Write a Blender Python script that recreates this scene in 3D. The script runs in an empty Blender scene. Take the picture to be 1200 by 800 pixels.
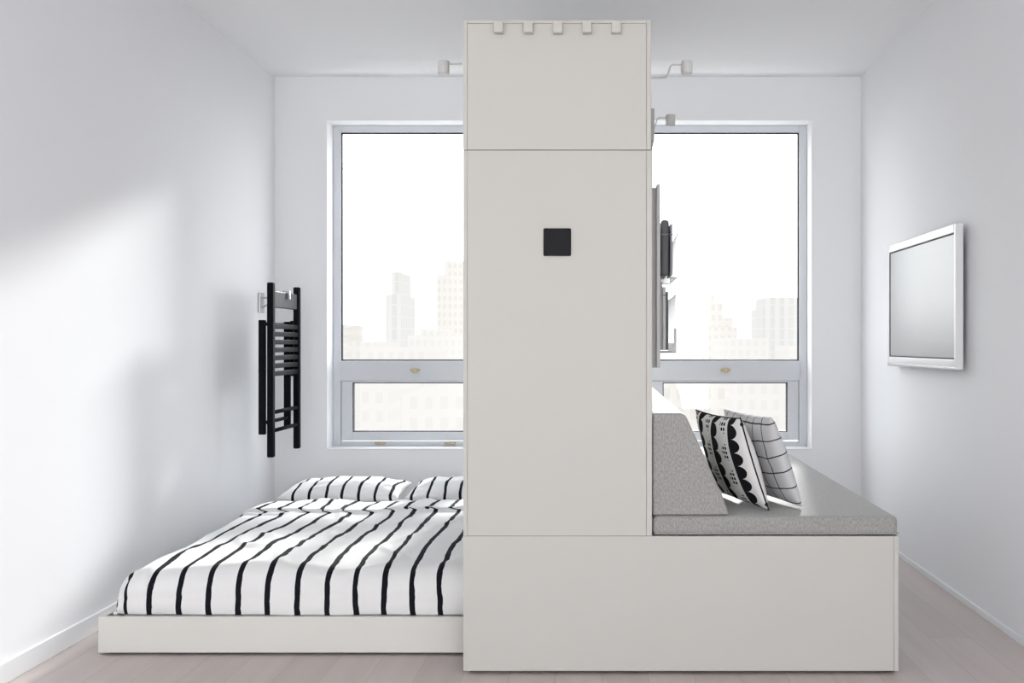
import bpy, bmesh, math, random
from mathutils import Vector, Matrix, noise
random.seed(3)
S = bpy.context.scene
S.view_settings.view_transform = 'Standard'
S.view_settings.look = 'None'

# ------------------------------------------------------------ materials
def nt(name):
    m = bpy.data.materials.new(name); m.use_nodes = True
    n = m.node_tree.nodes; l = m.node_tree.links
    return m, n, l, n['Principled BSDF']

def paint(name, col, rough=0.6, var=0.02, scale=3.0, bump=0.0, bscale=200, spec=0.3, metal=0.0):
    m, n, l, b = nt(name)
    tc = n.new('ShaderNodeTexCoord')
    t = n.new('ShaderNodeTexNoise'); t.inputs['Scale'].default_value = scale; t.inputs['Detail'].default_value = 4
    l.new(tc.outputs['Object'], t.inputs['Vector'])
    r = n.new('ShaderNodeMixRGB'); r.blend_type = 'MIX'
    r.inputs[1].default_value = (*[max(0, c*(1-var)) for c in col], 1)
    r.inputs[2].default_value = (*[min(1, c*(1+var)) for c in col], 1)
    l.new(t.outputs['Fac'], r.inputs[0]); l.new(r.outputs[0], b.inputs['Base Color'])
    b.inputs['Roughness'].default_value = rough
    b.inputs['Specular IOR Level'].default_value = spec
    b.inputs['Metallic'].default_value = metal
    if bump > 0:
        t2 = n.new('ShaderNodeTexNoise'); t2.inputs['Scale'].default_value = bscale
        l.new(tc.outputs['Object'], t2.inputs['Vector'])
        bp = n.new('ShaderNodeBump'); bp.inputs['Strength'].default_value = bump; bp.inputs['Distance'].default_value = 0.002
        l.new(t2.outputs['Fac'], bp.inputs['Height']); l.new(bp.outputs[0], b.inputs['Normal'])
    return m

M_wall = paint('wall_paint', (0.878, 0.885, 0.912), 0.85, 0.005, spec=0.1)
M_ceil = paint('ceiling_paint', (0.888, 0.893, 0.912), 0.9, 0.005, spec=0.1)
M_trim = paint('trim_white', (0.86, 0.87, 0.89), 0.5, 0.01)
M_unit = paint('unit_lacquer', (0.560, 0.548, 0.515), 0.55, 0.006, 1.5)
M_bedbox = paint('bed_lacquer', (0.70, 0.69, 0.655), 0.55, 0.008, 1.5)
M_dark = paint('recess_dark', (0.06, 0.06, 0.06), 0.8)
M_seam = paint('seam_grey', (0.30, 0.295, 0.28), 0.8)
M_frame = paint('window_frame_paint', (0.66, 0.68, 0.72), 0.45, 0.02)
M_gasket = paint('gasket_black', (0.03, 0.03, 0.035), 0.6)
M_brass = paint('latch_brass', (0.45, 0.38, 0.24), 0.4, metal=0.6)
M_black = paint('black_stain', (0.008, 0.009, 0.012), 0.7, 0.2, 30, spec=0.03)
M_rail = paint('black_stain_rail', (0.010, 0.014, 0.022), 0.45, 0.2, 30, spec=0.08)
M_blackpl = paint('black_plastic', (0.013, 0.013, 0.015), 0.6, 0.1, 60, spec=0.15)
M_white = paint('white_metal', (0.66, 0.655, 0.64), 0.35, 0.01)
M_steel = paint('steel', (0.62, 0.62, 0.64), 0.3, 0.03, metal=0.9)
M_wire = paint('wire_grey', (0.32, 0.32, 0.33), 0.4, 0.03, metal=0.3)
M_tvf = paint('tv_shell_white', (0.78, 0.79, 0.80), 0.25, 0.01, spec=0.5)
M_tvb = paint('tv_silver_strip', (0.50, 0.51, 0.52), 0.25, 0.01, metal=0.5)
M_screen = paint('tv_screen', (0.27, 0.28, 0.30), 0.24, 0.02, 1.0, spec=0.5)
M_sheet = paint('sheet_white', (0.82, 0.82, 0.83), 0.9, 0.01)
M_mag1 = paint('magazine_dark', (0.16, 0.16, 0.17), 0.5)
M_mag2 = paint('magazine_grey', (0.40, 0.40, 0.41), 0.5)
M_mag3 = paint('magazine_white', (0.68, 0.68, 0.67), 0.5)
M_panel = paint('peg_panel_grey', (0.52, 0.52, 0.51), 0.5, 0.01)
M_pipe = paint('cushion_piping_black', (0.02, 0.02, 0.022), 0.8, spec=0.1)

def fabric(name, c1, c2):
    m, n, l, b = nt(name)
    tc = n.new('ShaderNodeTexCoord')
    t = n.new('ShaderNodeTexNoise'); t.inputs['Scale'].default_value = 230; t.inputs['Detail'].default_value = 3
    mp = n.new('ShaderNodeMapping'); mp.inputs['Scale'].default_value = (1, 1, 0.4)
    l.new(tc.outputs['Object'], mp.inputs['Vector']); l.new(mp.outputs[0], t.inputs['Vector'])
    cr = n.new('ShaderNodeValToRGB')
    cr.color_ramp.elements[0].position = 0.33; cr.color_ramp.elements[0].color = (*c1, 1)
    cr.color_ramp.elements[1].position = 0.67; cr.color_ramp.elements[1].color = (*c2, 1)
    l.new(t.outputs['Fac'], cr.inputs[0]); l.new(cr.outputs[0], b.inputs['Base Color'])
    b.inputs['Roughness'].default_value = 0.75; b.inputs['Specular IOR Level'].default_value = 0.3
    b.inputs['Sheen Weight'].default_value = 0.25
    return m
M_fab = fabric('grey_heather_fabric', (0.26, 0.256, 0.245), (0.40, 0.393, 0.38))

def math_node(n, l, op, a, b=None):
    x = n.new('ShaderNodeMath'); x.operation = op
    for i, v in enumerate((a, b)):
        if v is None: continue
        if isinstance(v, (int, float)): x.inputs[i].default_value = v
        else: l.new(v, x.inputs[i])
    return x.outputs[0]

def stripes(name, period, frac, wob=0.012, use_uv=True, phase=0.0):
    m, n, l, b = nt(name)
    tc = n.new('ShaderNodeTexCoord'); src = tc.outputs['UV' if use_uv else 'Object']
    sp = n.new('ShaderNodeSeparateXYZ'); l.new(src, sp.inputs[0])
    t = n.new('ShaderNodeTexNoise'); t.inputs['Scale'].default_value = 5.0; t.inputs['Detail'].default_value = 2
    l.new(src, t.inputs['Vector'])
    w = math_node(n, l, 'MULTIPLY', math_node(n, l, 'SUBTRACT', t.outputs['Fac'], 0.5), wob*2.5)
    u = math_node(n, l, 'ADD', math_node(n, l, 'ADD', sp.outputs[0], w), 10+phase)
    f = math_node(n, l, 'FRACT', math_node(n, l, 'DIVIDE', u, period))
    t3 = n.new('ShaderNodeTexNoise'); t3.inputs['Scale'].default_value = 22.0
    l.new(src, t3.inputs['Vector'])
    th = math_node(n, l, 'ADD', math_node(n, l, 'MULTIPLY', math_node(n, l, 'SUBTRACT', t3.outputs['Fac'], 0.5), 0.08), frac)
    k = math_node(n, l, 'LESS_THAN', f, th)
    mx = n.new('ShaderNodeMixRGB'); l.new(k, mx.inputs[0])
    mx.inputs[1].default_value = (0.79, 0.79, 0.79, 1); mx.inputs[2].default_value = (0.010, 0.011, 0.015, 1)
    l.new(mx.outputs[0], b.inputs['Base Color'])
    b.inputs['Roughness'].default_value = 0.9; b.inputs['Specular IOR Level'].default_value = 0.08
    return m
M_duvet = stripes('duvet_stripes', 0.107, 0.195, 0.010)
M_pillow = stripes('pillow_stripes', 0.088, 0.18, 0.014, False, 0.02)

def grid_mat():
    m, n, l, b = nt('cushion_grid')
    tc = n.new('ShaderNodeTexCoord'); sp = n.new('ShaderNodeSeparateXYZ'); l.new(tc.outputs['Object'], sp.inputs[0])
    t = n.new('ShaderNodeTexNoise'); t.inputs['Scale'].default_value = 12; l.new(tc.outputs['Object'], t.inputs['Vector'])
    w = math_node(n, l, 'MULTIPLY', math_node(n, l, 'SUBTRACT', t.outputs['Fac'], 0.5), 0.02)
    ks = []
    for i, per in ((0, 0.062), (1, 0.062)):
        u = math_node(n, l, 'ADD', math_node(n, l, 'ADD', sp.outputs[i], w), 10.02)
        f = math_node(n, l, 'FRACT', math_node(n, l, 'DIVIDE', u, per))
        ks.append(math_node(n, l, 'LESS_THAN', f, 0.075))
    k = math_node(n, l, 'MAXIMUM', ks[0], ks[1])
    mx = n.new('ShaderNodeMixRGB'); l.new(k, mx.inputs[0])
    mx.inputs[1].default_value = (0.60, 0.60, 0.61, 1); mx.inputs[2].default_value = (0.05, 0.05, 0.055, 1)
    l.new(mx.outputs[0], b.inputs['Base Color']); b.inputs['Roughness'].default_value = 0.9
    b.inputs['Specular IOR Level'].default_value = 0.1
    return m
M_grid = grid_mat()

def scallop_mat():
    m, n, l, b = nt('cushion_scallops')
    tc = n.new('ShaderNodeTexCoord'); sp = n.new('ShaderNodeSeparateXYZ'); l.new(tc.outputs['Object'], sp.inputs[0])
    x = math_node(n, l, 'ADD', sp.outputs[0], 10.0); y = math_node(n, l, 'ADD', sp.outputs[1], 10.0)
    P = 0.135; Q = 0.050
    fx = math_node(n, l, 'FRACT', math_node(n, l, 'DIVIDE', x, P))
    fy = math_node(n, l, 'SUBTRACT', math_node(n, l, 'MULTIPLY', math_node(n, l, 'FRACT', math_node(n, l, 'DIVIDE', y, Q)), 2), 1)
    arc = math_node(n, l, 'SQRT', math_node(n, l, 'MAXIMUM', math_node(n, l, 'SUBTRACT', 1.0, math_node(n, l, 'MULTIPLY', fy, fy)), 0.0))
    lim = math_node(n, l, 'ADD', math_node(n, l, 'MULTIPLY', arc, 0.26), 0.14)
    k1 = math_node(n, l, 'LESS_THAN', fx, lim)
    # dotted half-discs: dots fully laid out on a grid that divides the period
    Q2 = P/8
    gx = math_node(n, l, 'MULTIPLY', math_node(n, l, 'SUBTRACT', math_node(n, l, 'FRACT', math_node(n, l, 'DIVIDE', x, Q2)), 0.5), 2)
    gy = math_node(n, l, 'MULTIPLY', math_node(n, l, 'SUBTRACT', math_node(n, l, 'FRACT', math_node(n, l, 'DIVIDE', y, Q2)), 0.5), 2)
    r2 = math_node(n, l, 'ADD', math_node(n, l, 'MULTIPLY', gx, gx), math_node(n, l, 'MULTIPLY', gy, gy))
    dot = math_node(n, l, 'LESS_THAN', r2, 0.55)
    hy = math_node(n, l, 'SUBTRACT', math_node(n, l, 'MULTIPLY', math_node(n, l, 'FRACT', math_node(n, l, 'DIVIDE', y, 0.100)), 2), 1)
    hx = math_node(n, l, 'MULTIPLY', math_node(n, l, 'SUBTRACT', 0.875, fx), 3.0)
    hh = math_node(n, l, 'ADD', math_node(n, l, 'MULTIPLY', hx, hx), math_node(n, l, 'MULTIPLY', math_node(n, l, 'MULTIPLY', hy, hy), 2.2))
    k2 = math_node(n, l, 'MULTIPLY', math_node(n, l, 'MULTIPLY', dot, math_node(n, l, 'LESS_THAN', hh, 0.9)), math_node(n, l, 'LESS_THAN', fx, 0.875))
    k = math_node(n, l, 'MAXIMUM', k1, k2)
    mx = n.new('ShaderNodeMixRGB'); l.new(k, mx.inputs[0])
    mx.inputs[1].default_value = (0.74, 0.74, 0.73, 1); mx.inputs[2].default_value = (0.012, 0.012, 0.014, 1)
    l.new(mx.outputs[0], b.inputs['Base Color']); b.inputs['Roughness'].default_value = 0.9
    b.inputs['Specular IOR Level'].default_value = 0.1
    return m
M_scal = scallop_mat()

def floor_mat():
    m, n, l, b = nt('floor_pale_planks')
    tc = n.new('ShaderNodeTexCoord')
    mp = n.new('ShaderNodeMapping'); mp.inputs['Rotation'].default_value = (0, 0, math.radians(90))
    l.new(tc.outputs['Object'], mp.inputs['Vector'])
    br = n.new('ShaderNodeTexBrick'); br.inputs['Scale'].default_value = 1.0
    br.inputs['Brick Width'].default_value = 1.6; br.inputs['Row Height'].default_value = 0.16
    br.inputs['Mortar Size'].default_value = 0.0015; br.inputs['Mortar Smooth'].default_value = 0.3
    br.inputs['Color1'].default_value = (0.51, 0.445, 0.42, 1); br.inputs['Color2'].default_value = (0.56, 0.495, 0.47, 1)
    br.inputs['Mortar'].default_value = (0.43, 0.37, 0.35, 1)
    l.new(mp.outputs[0], br.inputs['Vector'])
    m2 = n.new('ShaderNodeMapping'); m2.inputs['Scale'].default_value = (22, 1.2, 1)
    l.new(tc.outputs['Object'], m2.inputs['Vector'])
    t = n.new('ShaderNodeTexNoise'); t.inputs['Scale'].default_value = 1.0; t.inputs['Detail'].default_value = 4
    l.new(m2.outputs[0], t.inputs['Vector'])
    mx = n.new('ShaderNodeMixRGB'); mx.blend_type = 'OVERLAY'; mx.inputs[0].default_value = 0.12
    l.new(br.outputs['Color'], mx.inputs[1]); l.new(t.outputs['Fac'], mx.inputs[2])
    l.new(mx.outputs[0], b.inputs['Base Color']); b.inputs['Roughness'].default_value = 0.42
    return m
M_floor = floor_mat()

def glass_mat():
    m, n, l, b = nt('window_glass')
    n.remove(b)
    o = n['Material Output']
    tr = n.new('ShaderNodeBsdfTransparent'); tr.inputs[0].default_value = (0.98, 0.99, 0.99, 1)
    gl = n.new('ShaderNodeBsdfGlossy'); gl.inputs['Roughness'].default_value = 0.02
    mx = n.new('ShaderNodeMixShader'); mx.inputs[0].default_value = 0.03
    l.new(tr.outputs[0], mx.inputs[1]); l.new(gl.outputs[0], mx.inputs[2]); l.new(mx.outputs[0], o.inputs[0])
    return m
M_glass = glass_mat()

def haze_glow(name, c1, c2, w=4.0, h=4.0, mort=0.9):  # atmospheric haze imitated by self-glowing facade colours
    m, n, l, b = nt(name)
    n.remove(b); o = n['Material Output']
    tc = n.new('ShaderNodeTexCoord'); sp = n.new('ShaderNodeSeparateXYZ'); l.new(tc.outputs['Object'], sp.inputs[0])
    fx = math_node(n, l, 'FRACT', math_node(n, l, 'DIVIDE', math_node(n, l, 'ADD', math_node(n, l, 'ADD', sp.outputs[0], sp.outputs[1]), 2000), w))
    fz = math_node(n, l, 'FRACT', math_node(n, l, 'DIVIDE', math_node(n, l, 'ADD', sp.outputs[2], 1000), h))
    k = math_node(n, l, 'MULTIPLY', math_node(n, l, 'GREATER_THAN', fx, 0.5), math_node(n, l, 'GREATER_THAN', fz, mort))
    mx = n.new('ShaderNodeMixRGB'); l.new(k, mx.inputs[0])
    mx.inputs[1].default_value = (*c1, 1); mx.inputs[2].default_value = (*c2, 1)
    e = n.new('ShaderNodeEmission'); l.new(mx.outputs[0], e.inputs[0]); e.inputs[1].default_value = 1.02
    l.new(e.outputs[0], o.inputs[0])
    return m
H1 = haze_glow('haze_glow_facade_cream', (0.98, 0.935, 0.885), (0.91, 0.865, 0.82), 1.6, 2.4, 0.45)
H2 = haze_glow('haze_glow_facade_grey', (0.96, 0.94, 0.92), (0.88, 0.865, 0.85), 2.4, 3.0, 0.1)
H3 = haze_glow('haze_glow_facade_pale', (1.0, 0.965, 0.93), (0.96, 0.92, 0.885), 1.5, 2.0, 0.4)

# ------------------------------------------------------------ geometry helpers
def link(ob, parent=None):
    S.collection.objects.link(ob)
    if parent: ob.parent = parent
    return ob
def empty(name, loc=(0, 0, 0)):
    e = bpy.data.objects.new(name, None); e.location = (0, 0, 0); e.empty_display_size = 0.1
    return link(e)
def add_box(bm, x0, x1, y0, y1, z0, z1):
    vs = [bm.verts.new(p) for p in ((x0,y0,z0),(x1,y0,z0),(x1,y1,z0),(x0,y1,z0),(x0,y0,z1),(x1,y0,z1),(x1,y1,z1),(x0,y1,z1))]
    for f in ((0,3,2,1),(4,5,6,7),(0,1,5,4),(1,2,6,5),(2,3,7,6),(3,0,4,7)):
        bm.faces.new([vs[i] for i in f])
def boxes(name, lst, mat, bevel=0.0, parent=None, seg=2):
    bm = bmesh.new()
    for b in lst: add_box(bm, *b)
    me = bpy.data.meshes.new(name); bm.to_mesh(me); bm.free(); me.materials.append(mat)
    ob = link(bpy.data.objects.new(name, me), parent)
    if bevel > 0:
        md = ob.modifiers.new('bevel', 'BEVEL'); md.width = bevel; md.segments = seg; md.limit_method = 'ANGLE'
        for p in me.polygons: p.use_smooth = True
        w = ob.modifiers.new('wn', 'WEIGHTED_NORMAL'); w.keep_sharp = False
    return ob
def prism(name, pts, y0, y1, mat, bevel=0.0, parent=None, seg=4):
    bm = bmesh.new()
    a = [bm.verts.new((x, y0, z)) for x, z in pts]; b = [bm.verts.new((x, y1, z)) for x, z in pts]
    bm.faces.new(a); bm.faces.new(b[::-1])
    n = len(pts)
    for i in range(n): bm.faces.new((a[i], b[i], b[(i+1) % n], a[(i+1) % n]))
    bmesh.ops.recalc_face_normals(bm, faces=bm.faces)
    me = bpy.data.meshes.new(name); bm.to_mesh(me); bm.free(); me.materials.append(mat)
    ob = link(bpy.data.objects.new(name, me), parent)
    if bevel:
        md = ob.modifiers.new('bevel', 'BEVEL'); md.width = bevel; md.segments = seg; md.limit_method = 'ANGLE'
        for p in me.polygons: p.use_smooth = True
        ob.modifiers.new('wn', 'WEIGHTED_NORMAL')
    return ob
def bar(name, p0, p1, w, d, mat, parent=None, bevel=0.003, up=(1, 0, 0)):
    p0 = Vector(p0); p1 = Vector(p1); z = (p1-p0); L = z.length; z.normalize()
    x = Vector(up); x = (x - z*x.dot(z)).normalized(); y = z.cross(x)
    ob = boxes(name, [(-d/2, d/2, -w/2, w/2, 0, L)], mat, bevel, parent)
    M = Matrix((x, y, z)).transposed().to_4x4(); M.translation = p0
    ob.data.transform(M)
    return ob
def cyl(name, p0, p1, r, mat, parent=None, r2=None, seg=32, bevel=0.0):
    p0 = Vector(p0); p1 = Vector(p1); d = p1-p0
    bm = bmesh.new()
    bmesh.ops.create_cone(bm, cap_ends=True, segments=seg, radius1=r, radius2=r if r2 is None else r2, depth=d.length)
    q = d.to_track_quat('Z', 'Y').to_matrix().to_4x4(); q.translation = (p0+p1)/2
    bmesh.ops.transform(bm, matrix=q, verts=bm.verts)
    me = bpy.data.meshes.new(name); bm.to_mesh(me); bm.free(); me.materials.append(mat)
    for p in me.polygons: p.use_smooth = len(p.vertices) == 4
    ob = link(bpy.data.objects.new(name, me), parent)
    if bevel:
        md = ob.modifiers.new('bevel', 'BEVEL'); md.width = bevel; md.segments = 2; md.limit_method = 'ANGLE'
    return ob
def tube(name, polylines, r, mat, parent=None, cyclic=False):
    cu = bpy.data.curves.new(name, 'CURVE'); cu.dimensions = '3D'; cu.bevel_depth = r; cu.bevel_resolution = 3
    for pts in polylines:
        sp = cu.splines.new('POLY'); sp.points.add(len(pts)-1)
        for i, p in enumerate(pts): sp.points[i].co = (*p, 1)
        sp.use_cyclic_u = cyclic
    cu.use_fill_caps = True
    cu.materials.append(mat)
    return link(bpy.data.objects.new(name, cu), parent)

# ------------------------------------------------------------ room
XL, XR, YB, H = -2.023, 1.606, 6.339, 2.80
YF = -2.4
boxes('floor', [(XL-0.2, XR+0.2, YF, YB+0.2, -0.12, 0.0)], M_floor)
boxes('ceiling', [(XL-0.2, XR+0.2, YF, YB+0.2, H, H+0.12)], M_ceil)
boxes('wall_left', [(XL-0.2, XL, YF, YB+0.2, 0, H)], M_wall)
boxes('wall_right', [(XR, XR+0.2, YF, YB+0.2, 0, H)], M_wall)
OX0, OX1, OZ0, OZ1 = -1.70, 1.30, 0.495, 2.53
boxes('wall_back', [(XL, OX0, YB, YB+0.2, 0, H), (OX1, XR, YB, YB+0.2, 0, H),
                    (OX0, OX1, YB, YB+0.2, 0, OZ0), (OX0, OX1, YB, YB+0.2, OZ1, H)], M_wall)
bh = 0.075
boxes('baseboard_left', [(XL, XL+0.014, YF, YB, 0, bh)], M_trim, 0.003)
boxes('baseboard_right', [(XR-0.010, XR, YF, YB, 0, bh*0.4)], M_trim, 0.003)
boxes('baseboard_back', [(XL+0.014, XR-0.014, YB-0.014, YB, 0, bh)], M_trim, 0.003)

# windows
FY = YB+0.14
def window(name, x0, x1, lo):
    e = empty(name)
    zt, zb = OZ1, OZ0
    z1, z2 = 1.04, 0.915
    fw = 0.05
    boxes('frame', [(x0, x0+fw, FY, FY+0.06, zb, zt), (x1-fw, x1, FY, FY+0.06, zb, zt),
                    (x0+fw, x1-fw, FY, FY+0.06, zt-0.045, zt), (x0+fw, x1-fw, FY, FY+0.06, zb, zb+0.035),
                    (x0+fw, x1-fw, FY-0.01, FY+0.06, z2, z1)], M_frame, 0.003, e)
    a0, a1 = x0+fw, x1-fw
    g = 0.008
    def ring(nm, a0, a1, b0, b1, mat, w, y0, y1, bev=0.0):
        boxes(nm, [(a0, a0+w, y0, y1, b0, b1), (a1-w, a1, y0, y1, b0, b1), (a0+w, a1-w, y0, y1, b0, b0+w), (a0+w, a1-w, y0, y1, b1-w, b1)], mat, bev, e)
    ring('upper_gasket', a0, a1, z1, zt-0.045, M_gasket, g, FY+0.012, FY+0.03)
    boxes('upper_glass', [(a0+g, a1-g, FY+0.02, FY+0.024, z1+g, zt-0.045-g)], M_glass, 0, e)
    sw, sb, st = 0.072, 0.055, 0.010
    b0, b1 = zb+0.04, z2-0.002
    boxes('sash', [(a0+0.004, a0+sw, FY+0.002, FY+0.05, b0, b1), (a1-sw, a1-0.004, FY+0.002, FY+0.05, b0, b1),
                   (a0+sw, a1-sw, FY+0.002, FY+0.05, b0, b0+sb), (a0+sw, a1-sw, FY+0.002, FY+0.05, b1-st, b1)], M_frame, 0.003, e)
    ring('lower_gasket', a0+sw, a1-sw, b0+sb, b1-st, M_gasket, 0.006, FY+0.012, FY+0.045)
    boxes('lower_glass', [(a0+sw+0.006, a1-sw-0.006, FY+0.02, FY+0.024, b0+sb+0.006, b1-st-0.006)], M_glass, 0, e)
    xm = (x0+x1)/2
    boxes('latch', [(xm-0.03, xm+0.03, FY-0.025, FY-0.01, 0.975, 0.99), (xm-0.012, xm+0.016, FY-0.035, FY-0.022, 0.965, 0.995)], M_brass, 0.003, e)
    for dx in (-0.22, 0.22):
        boxes('sash_handle', [(xm+dx-0.035, xm+dx+0.035, FY-0.02, FY, zb+0.018, zb+0.032)], M_brass, 0.003, e)
    return e
window('window_1', OX0, -0.655, True)
window('window_2', -0.655, 0.265, True)
window('window_3', 0.265, OX1, True)
boxes('window_sill', [(OX0, OX1, YB-0.004, FY, OZ0-0.002, OZ0+0.006)], M_trim, 0.002)

# ------------------------------------------------------------ wall unit
YU0, YU1 = 3.553, 5.955
UX0, UX1, UX2 = -0.480, 0.175, 1.030
UT = 2.268
U = empty('robotic_storage_wall_unit')
pt = 0.018
boxes('tall_body', [(UX0+0.002, UX1-0.002, YU0+pt+0.002, YU1, 0.484, UT-0.004)], M_unit, 0.001, U)
boxes('tall_side_edges', [(UX0, UX0+0.014, YU0, YU0+pt, 0.481, 1.817), (UX1-0.019, UX1, YU0, YU0+pt, 0.481, 1.817),
                          (UX0, UX0+0.014, YU0-0.004, YU0+pt, 1.820, UT), (UX1-0.019, UX1-0.004, YU0-0.004, YU0+pt, 1.820, UT)], M_unit, 0.0006, U)
boxes('tall_door', [(UX0+0.0148, UX1-0.0198, YU0+0.001, YU0+pt, 0.481, 1.817)], M_unit, 0.0006, U)
boxes('top_panel', [(UX0+0.0148, UX1-0.0198, YU0-0.003, YU0+pt, 1.820, UT-0.012)], M_unit, 0.0006, U)
boxes('top_cap', [(UX0+0.0148, UX1-0.0198, YU0-0.005, YU0+pt, UT-0.0112, UT)], M_unit, 0.001, U)
boxes('seam_shadow', [(UX0+0.004, UX1-0.004, YU0+0.004, YU0+pt, 1.816, 1.821)], M_seam, 0, U)
boxes('base_front', [(UX0, UX2-0.0155, YU0, YU0+pt, 0.012, 0.4795)], M_unit, 0.0008, U)
boxes('base_end', [(UX2-0.0148, UX2, YU0, YU1, 0.012, 0.4795)], M_unit, 0.0008, U)
boxes('base_top', [(UX0, UX2-0.0148, YU0+pt, YU1, 0.455, 0.4795)], M_unit, 0.0008, U)
boxes('base_back', [(UX0, UX2-0.0148, YU1-pt, YU1, 0.012, 0.455)], M_unit, 0.001, U)
boxes('base_left_skirt', [(UX0, UX0+0.018, YU0+pt, YU1-pt, 0.25, 0.455)], M_unit, 0.001, U)
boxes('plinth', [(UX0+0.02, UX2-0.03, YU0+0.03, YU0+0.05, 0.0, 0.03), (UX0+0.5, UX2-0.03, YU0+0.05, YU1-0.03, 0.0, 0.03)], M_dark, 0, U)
boxes('base_seam_shadow', [(UX0+0.003, UX1-0.003, YU0+0.005, YU0+pt, 0.4788, 0.482)], M_seam, 0, U)
for px in (585, 619.5, 654, 688, 722):
    x = (px-705)/337.7
    boxes('hook_peg', [(x-0.016, x+0.016, YU0-0.032, YU0-0.003, 2.218, 2.257)], M_unit, 0.002, U)
boxes('control_pad', [(-0.2015, -0.106, YU0-0.009, YU0+0.001, 1.451, 1.547)], M_blackpl, 0.008, U, 4)

# side storage panel + racks
P = empty('magazine_rack_panel')
px1 = 0.235
boxes('panel', [(UX1+0.002, px1, 4.40, 5.5, 1.045, 1.818)], M_panel, 0.002, P)
boxes('panel_face', [(px1, px1+0.016, 4.38, 5.5, 1.045, 1.83)], M_white, 0.002, P)
for (z0, z1, ya, xo) in ((1.44, 1.67, 4.52, 0.085), (1.11, 1.40, 4.50, 0.075)):
    xa, xb = px1+0.017, px1+0.016+xo
    pl = []
    for z in (z0, z1-0.04):
        pl.append([(xa, ya, z), (xb, ya, z), (xb, ya+0.5, z), (xa, ya+0.5, z)])
    for k in range(9):
        y = ya+0.5*k/8
        pl.append([(xa, y, z0), (xb, y, z0), (xb, y, z1-0.04)])
    pl.append([(xa, ya, z1), (xa, ya, z0)])
    tube('wire_rack', pl, 0.002, M_wire, P)
boxes('tablet_sleeve', [(px1+0.030, px1+0.066, 4.56, 4.86, 1.452, 1.70)], M_mag1, 0.012, P, 3)
boxes('magazine_a', [(px1+0.070, px1+0.080, 4.55, 4.80, 1.452, 1.68)], M_mag2, 0.001, P)
boxes('magazine_b', [(px1+0.022, px1+0.034, 4.53, 4.76, 1.12, 1.42)], M_mag2, 0.001, P)
boxes('magazine_c', [(px1+0.036, px1+0.050, 4.54, 4.76, 1.12, 1.40)], M_mag3, 0.001, P)
boxes('magazine_d', [(px1+0.054, px1+0.062, 4.56, 4.78, 1.12, 1.38)], M_mag1, 0.001, P)
boxes('upper_rail', [(UX1, UX1+0.055, 4.45, 5.6, 2.03, 2.17)], M_panel, 0.002, U)

def spot(y, side):
    e = empty('clamp_spotlight')
    if side > 0: xs, xh = UX1-0.002, 0.333
    else: xs, xh = UX0+0.002, -0.617
    z = 2.225
    if side > 0:
        pts = [(xs, y, z-0.04), (xs+0.075, y, z-0.04), (xs+0.085, y, z-0.03), (xs+0.095, y, z+0.005), (xs+0.105, y, z+0.012), (xh, y, z+0.012)]
    else:
        pts = [(xs, y, z+0.015), (xh, y, z+0.015)]
    tube('arm', [pts], 0.0035, M_white, e)
    cyl('head', (xh, y, z-0.024), (xh, y, z+0.026), 0.0225, M_white, e, bevel=0.003)
    cyl('lens', (xh, y, z-0.026), (xh, y, z-0.0235), 0.016, M_trim, e)
    boxes('clamp', [(min(xs, xs+side*0.012), max(xs, xs+side*0.012), y-0.02, y+0.02, z-0.06, z+0.03)], M_white, 0.002, e)
spot(4.0, 1); spot(4.94, 1); spot(4.0, -1)

# ------------------------------------------------------------ sofa
SF = empty('sofa_bench')
seat = boxes('seat_cushion', [(UX1+0.003, UX2, YU0+0.003, YU1, 0.481, 0.548)], M_fab, 0.018, SF, 4)
tube('seat_piping', [[(UX1+0.008, YU0+0.004, 0.488), (UX2-0.006, YU0+0.004, 0.488), (UX2+0.0, YU0+0.012, 0.488), (UX2, YU1, 0.488)]], 0.003, M_fab, SF)
prism('backrest', [(UX1+0.003, 0.5495), (UX1+0.27, 0.5495), (UX1+0.245, 0.62), (UX1+0.118, 0.899), (UX1+0.10, 0.906), (UX1+0.003, 0.906)], YU0+0.012, YU1-0.01, M_fab, 0.009, SF)

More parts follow.
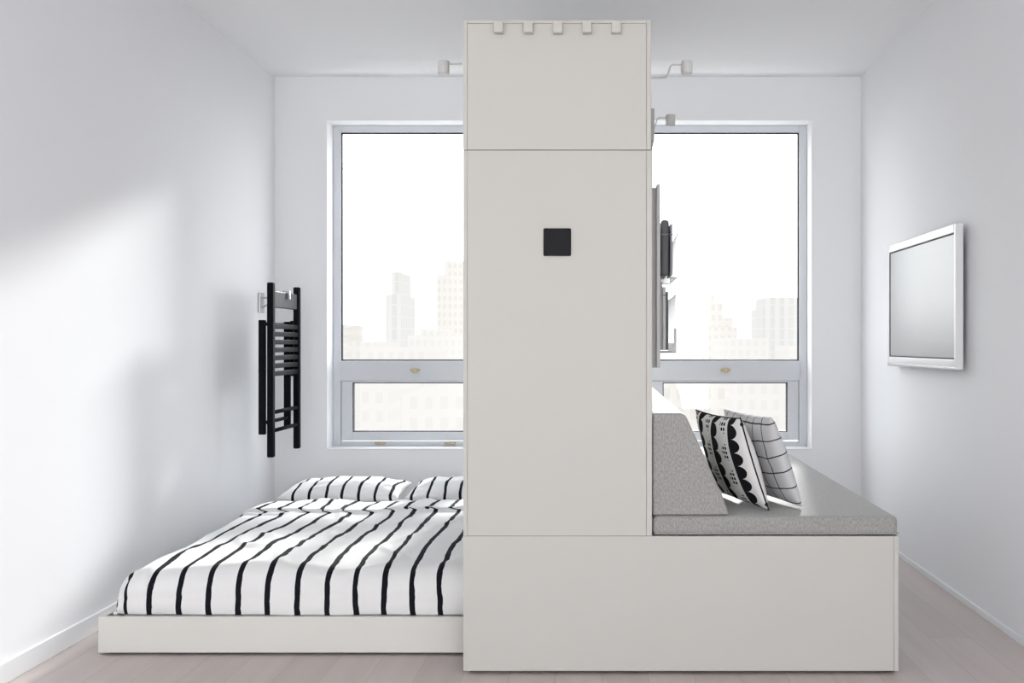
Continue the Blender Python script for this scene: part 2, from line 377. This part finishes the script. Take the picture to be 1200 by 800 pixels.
def cushion(name, BLp, BRp, TRp, T, mat, pinch=0.06, n=30, seed=0, wr=0.004, pipe=None):
    BLp, BRp, TRp = map(Vector, (BLp, BRp, TRp))
    u = BRp-BLp; W = u.length; u.normalize()
    v = TRp-BRp; v = v-u*v.dot(u); Hh = v.length; v.normalize(); w = u.cross(v)
    c = BLp + u*W/2 + v*Hh/2
    bm = bmesh.new(); G = {}
    for s in (1, -1):
        for i in range(n+1):
            for j in range(n+1):
                edge = i in (0, n) or j in (0, n)
                if s == -1 and edge: G[(s, i, j)] = G[(1, i, j)]; continue
                a = math.sin(math.pi/2*(2*i/n-1)); b = math.sin(math.pi/2*(2*j/n-1))
                x = a*W/2*(1-pinch*(1-b*b)*a*a); y = b*Hh/2*(1-pinch*(1-a*a)*b*b)
                t = max(0, (1-a*a)*(1-b*b))**0.42*T/2
                nz = noise.noise(Vector((x*9+seed, y*9, s*3+seed)))*wr*min(1, t/0.02)
                nz += noise.noise(Vector((x*25+seed, y*25, s*3)))*wr*0.4*min(1, t/0.02)
                G[(s, i, j)] = bm.verts.new((x, y, s*t+nz))
    for s in (1, -1):
        for i in range(n):
            for j in range(n):
                q = [G[(s, i, j)], G[(s, i+1, j)], G[(s, i+1, j+1)], G[(s, i, j+1)]]
                f = bm.faces.new(q if s == 1 else q[::-1]); f.smooth = True
    me = bpy.data.meshes.new(name)
    rim = [G[(1, i, 0)].co.copy() for i in range(n)] + [G[(1, n, j)].co.copy() for j in range(n)] + \
          [G[(1, i, n)].co.copy() for i in range(n, 0, -1)] + [G[(1, 0, j)].co.copy() for j in range(n, 0, -1)]
    bm.to_mesh(me); bm.free(); me.materials.append(mat)
    ob = link(bpy.data.objects.new(name, me))
    M = Matrix((u, v, w)).transposed().to_4x4(); M.translation = c
    ob.matrix_world = M
    sd = ob.modifiers.new('sub', 'SUBSURF'); sd.levels = 1; sd.render_levels = 1
    if pipe: tube('piping', [rim], 0.0028, pipe, ob, cyclic=True)
    return ob
cushion('throw_cushion', (0.475, 4.04, 0.560), (0.595, 3.645, 0.556), (0.462, 3.70, 0.885), 0.11, M_scal, 0.05, seed=2, pipe=M_pipe)
cushion('throw_cushion', (0.605, 4.12, 0.560), (0.727, 3.72, 0.556), (0.570, 3.81, 0.885), 0.11, M_grid, 0.05, seed=7)

# ------------------------------------------------------------ bed
BX0, BX1, BY0, BY1 = -1.854, UX0-0.004, 3.77, 5.93
B = empty('pull_out_bed')
boxes('bed_box', [(BX0, BX1, BY0, BY0+0.02, 0.010, 0.141), (BX0, BX0+0.02, BY0+0.02, BY1, 0.010, 0.141),
                  (BX0+0.02, BX1, BY1-0.02, BY1, 0.010, 0.141)], M_bedbox, 0.0015, B)
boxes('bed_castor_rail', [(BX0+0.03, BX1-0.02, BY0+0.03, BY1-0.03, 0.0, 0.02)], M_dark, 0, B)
boxes('slat_base', [(BX0+0.022, BX1, BY0+0.022, BY1-0.022, 0.02, 0.06)], M_bedbox, 0, B)
boxes('mattress', [(BX0+0.06, BX1-0.006, BY0+0.06, BY1-0.03, 0.06, 0.255)], M_sheet, 0.03, B, 4)

def duvet():
    X0, X1 = BX0+0.032, BX1-0.001
    Y0, Y1 = BY0+0.026, 5.42
    z0, zt = 0.142, 0.305
    r = 0.10; ov = 0.07
    def prof(s):
        if s < ov: return 0.012*math.sin(math.pi*s/ov)*-0.5, s/(ov+r)*0.95
        a = (s-ov)/(r*math.pi/2)
        if a < 1:
            th = a*math.pi/2
            return r*(1-math.cos(th)), (ov*0.95+(r+ov*0.05)*math.sin(th))/(ov+r)
        return r+(s-ov-r*math.pi/2), 1.0
    exc = ov+r*math.pi/2-r
    NS, NT = 190, 230
    Ls = (X1-X0)+exc; Lt = (Y1-Y0)+exc
    bm = bmesh.new(); uvl = bm.loops.layers.uv.new('UVMap'); V = []; UVs = {}
    for i in range(NS+1):
        row = []
        for j in range(NT+1):
            s = Ls*(i/NS)**1.15; t = Lt*(j/NT)**1.15
            dx, hx = prof(s); dy, hy = prof(t)
            x = X0+dx; y = Y0+dy
            h = hx*hy
            cr = 0.10
            if dx < cr and dy < cr:
                px, py = cr-dx, cr-dy
                m = max(px, py); L = math.hypot(px, py)
                if L > 1e-6:
                    k = m/L; x = X0+cr-px*(k*0.6+0.4); y = Y0+cr-py*(k*0.6+0.4)
            z = z0+(zt-z0)*h
            z += 0.012*math.sin(min(1, dx/0.6)*math.pi/2)*hy*math.sin(min(1, dy/0.7)*math.pi/2)
            wv = noise.noise(Vector((x*2.2+4, y*1.3, 1.7)))*0.016 + noise.noise(Vector((x*6, y*3.0, 5.1)))*0.012
            rg = 1-abs(noise.noise(Vector((x*3.1+y*1.1, y*2.3-x*0.7, 9.3))))*2
            wv += max(0, rg-0.75)*0.034 + noise.noise(Vector((x*14, y*8, 2)))*0.005
            z += wv*min(1, h*h)*(1 if h > 0.6 else h)
            rip = noise.noise(Vector((x*9+3, y*9, 7.7)))*0.010*(1-h)
            y += rip if dy < r else 0
            x += rip if dx < r else 0
            fy = 5.06+0.012*math.sin(x*7)
            e = max(0, min(1, (y-fy)/0.022)); e = e*e*(3-2*e)
            z += 0.016*e
            if y > Y1-0.06: z -= 0.05*((y-(Y1-0.06))/0.06)**2
            v = bm.verts.new((x, y, z)); row.append(v)
            UVs[v] = (s+(0.045 if e > 0.5 else 0)+0.012*math.sin(t*2.3)+0.016*noise.noise(Vector((s*1.5, t*1.5, 0))), t)
        V.append(row)
    for i in range(NS):
        for j in range(NT):
            f = bm.faces.new((V[i][j], V[i+1][j], V[i+1][j+1], V[i][j+1])); f.smooth = True
            for lp in f.loops: lp[uvl].uv = UVs[lp.vert]
    me = bpy.data.meshes.new('striped_duvet'); bm.to_mesh(me); bm.free(); me.materials.append(M_duvet)
    ob = link(bpy.data.objects.new('duvet', me), B)
    so = ob.modifiers.new('solid', 'SOLIDIFY'); so.thickness = 0.008; so.offset = -1
duvet()
cushion('bed_pillow', (-1.735, 5.47, 0.322), (-1.085, 5.47, 0.322), (-1.085, 5.88, 0.350), 0.13, M_pillow, 0.07, seed=11, wr=0.014)
cushion('bed_pillow', (-1.055, 5.47, 0.322), (-0.495, 5.47, 0.322), (-0.495, 5.88, 0.350), 0.13, M_pillow, 0.07, seed=15, wr=0.014)

# ------------------------------------------------------------ TV
T = empty('wall_mounted_tv')
tx = 1.550; ty0, ty1, tz0, tz1 = 4.482, 5.552, 1.034, 1.676
bz = 0.026
boxes('bezel', [(tx, tx+0.035, ty0, ty0+bz, tz0, tz1), (tx, tx+0.035, ty1-bz, ty1, tz0, tz1),
                (tx, tx+0.035, ty0+bz, ty1-bz, tz1-bz-0.014, tz1), (tx, tx+0.035, ty0+bz, ty1-bz, tz0, tz0+0.045)], M_tvf, 0.004, T)
boxes('bezel_strip', [(tx-0.002, tx+0.01, ty0+0.004, ty1-0.004, tz0-0.004, tz0+0.010)], M_tvb, 0.002, T)
st = tz1-bz-0.014; sb = tz0+0.045
boxes('screen', [(tx+0.006, tx+0.03, ty0+bz-0.002, ty1-bz+0.002, sb-0.002, st+0.002)], M_screen, 0, T)
boxes('screen_gap', [(tx+0.004, tx+0.0065, ty0+bz-0.001, ty0+bz+0.008, sb, st), (tx+0.004, tx+0.0065, ty1-bz-0.008, ty1-bz, sb, st),
                     (tx+0.004, tx+0.0065, ty0+bz, ty1-bz, sb, sb+0.005), (tx+0.004, tx+0.0065, ty0+bz, ty1-bz, st-0.005, st)], M_dark, 0, T)
boxes('wall_bracket', [(tx+0.034, XR, ty0+0.3, ty1-0.3, tz0+0.15, tz1-0.15)], M_steel, 0.002, T)

# ------------------------------------------------------------ folding chair on the wall
C = empty('folding_chair')
cx = -1.785
yn, yf = 5.53, 6.00
zt_, zb_ = 1.478, 0.535
for nm, y in (('back_post', yn), ('back_post', yf)):
    bar(nm, (cx, y, zb_), (cx, y, zt_), 0.042, 0.034, M_black, C, 0.006)
boxes('top_rail', [(cx-0.009, cx+0.009, yn+0.02, yf-0.02, 1.345, 1.435)], M_rail, 0.004, C)
for z in (0.675, 0.775):
    cyl('rung', (cx, yn, z), (cx, yf, z), 0.011, M_black, C)
xb = cx-0.038
for y in (yn-0.028, yf-0.06):
    bar('leg', (xb, y, 0.66), (xb+0.0, y, 1.275), 0.028, 0.036, M_black, C, 0.005)
for z in (0.72, 1.255):
    cyl('leg_rung', (xb, yn-0.028, z), (xb, yf-0.06, z), 0.010, M_black, C)
for k in range(7):
    z = 0.985+k*0.043
    bar('seat_slat', (cx+0.004, yn+0.01, z), (cx+0.004, yf-0.01, z), 0.027, 0.016, M_black, C, 0.003)
bar('seat_side', (cx-0.012, yn+0.05, 0.96), (cx-0.012, yn+0.05, 1.28), 0.024, 0.02, M_black, C)
bar('seat_side', (cx-0.012, yf-0.05, 0.96), (cx-0.012, yf-0.05, 1.28), 0.024, 0.02, M_black, C)
cyl('pivot', (xb-0.016, yn-0.028, 1.0), (xb-0.016, yn-0.03, 1.0), 0.008, M_steel, C)
K = empty('wall_hook')
boxes('plate', [(XL, XL+0.012, 6.03, 6.11, 1.33, 1.45)], M_steel, 0.003, K)
tube('arm', [[(XL+0.01, 6.07, 1.42), (cx-0.06, 6.07, 1.42), (cx-0.016, 5.84, 1.425), (cx-0.016, 5.80, 1.443), (cx+0.016, 5.80, 1.443), (cx+0.018, 5.80, 1.40)],
             [(XL+0.01, 6.07, 1.36), (XL+0.10, 6.07, 1.415)]], 0.006, M_steel, K)

# ------------------------------------------------------------ city outside
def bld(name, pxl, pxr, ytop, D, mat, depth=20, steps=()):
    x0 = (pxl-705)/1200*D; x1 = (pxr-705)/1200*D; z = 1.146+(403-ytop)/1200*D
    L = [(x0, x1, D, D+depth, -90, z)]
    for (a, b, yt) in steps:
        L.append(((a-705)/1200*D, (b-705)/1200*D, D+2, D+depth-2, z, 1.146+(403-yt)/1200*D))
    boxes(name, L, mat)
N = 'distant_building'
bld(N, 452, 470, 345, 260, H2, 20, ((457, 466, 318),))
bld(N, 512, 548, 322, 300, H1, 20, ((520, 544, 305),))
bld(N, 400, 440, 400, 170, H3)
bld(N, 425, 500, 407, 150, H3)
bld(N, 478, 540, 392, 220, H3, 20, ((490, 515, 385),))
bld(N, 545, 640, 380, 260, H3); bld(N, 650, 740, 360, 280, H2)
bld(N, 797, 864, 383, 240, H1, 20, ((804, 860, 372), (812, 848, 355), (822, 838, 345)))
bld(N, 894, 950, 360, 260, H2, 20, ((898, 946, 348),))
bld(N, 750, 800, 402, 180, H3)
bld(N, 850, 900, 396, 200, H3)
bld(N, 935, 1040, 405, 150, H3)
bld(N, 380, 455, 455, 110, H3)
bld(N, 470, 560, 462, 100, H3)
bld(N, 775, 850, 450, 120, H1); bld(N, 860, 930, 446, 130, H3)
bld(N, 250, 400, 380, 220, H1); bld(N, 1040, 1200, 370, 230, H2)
boxes('city_ground', [(-900, 900, 40, 1200, -92, -90)], H3)  # ground glows with the same painted haze as the facades

# ------------------------------------------------------------ light
w = bpy.data.worlds.new('sky'); S.world = w; w.use_nodes = True
wn = w.node_tree.nodes; wl = w.node_tree.links
tc = wn.new('ShaderNodeTexCoord'); sp = wn.new('ShaderNodeSeparateXYZ'); wl.new(tc.outputs['Generated'], sp.inputs[0])
cr = wn.new('ShaderNodeValToRGB')
cr.color_ramp.elements[0].position = 0.0; cr.color_ramp.elements[0].color = (0.99, 0.985, 0.975, 1)
cr.color_ramp.elements[1].position = 0.6; cr.color_ramp.elements[1].color = (0.91, 0.945, 1.0, 1)
wl.new(sp.outputs[2], cr.inputs[0]); wl.new(cr.outputs[0], wn['Background'].inputs[0])
wn['Background'].inputs[1].default_value = 4.65
sd = bpy.data.lights.new('sun', 'SUN'); sd.energy = 7.0; sd.angle = math.radians(5); sd.color = (1.0, 0.985, 0.96)
so = link(bpy.data.objects.new('sun', sd)); so.location = (3, 12, 8)
so.rotation_euler = Vector((-0.205, -1.0, -0.355)).to_track_quat('-Z', 'Y').to_euler()

cd = bpy.data.cameras.new('camera'); cam = link(bpy.data.objects.new('camera', cd))
cd.sensor_width = 36; cd.lens = 36; cd.shift_x = -105/1200; cd.shift_y = 3/1200
cam.location = (0, 0, 1.146); cam.rotation_euler = (math.radians(90), 0, 0)
cd.clip_end = 3000; cd.clip_start = 0.05
S.camera = cam
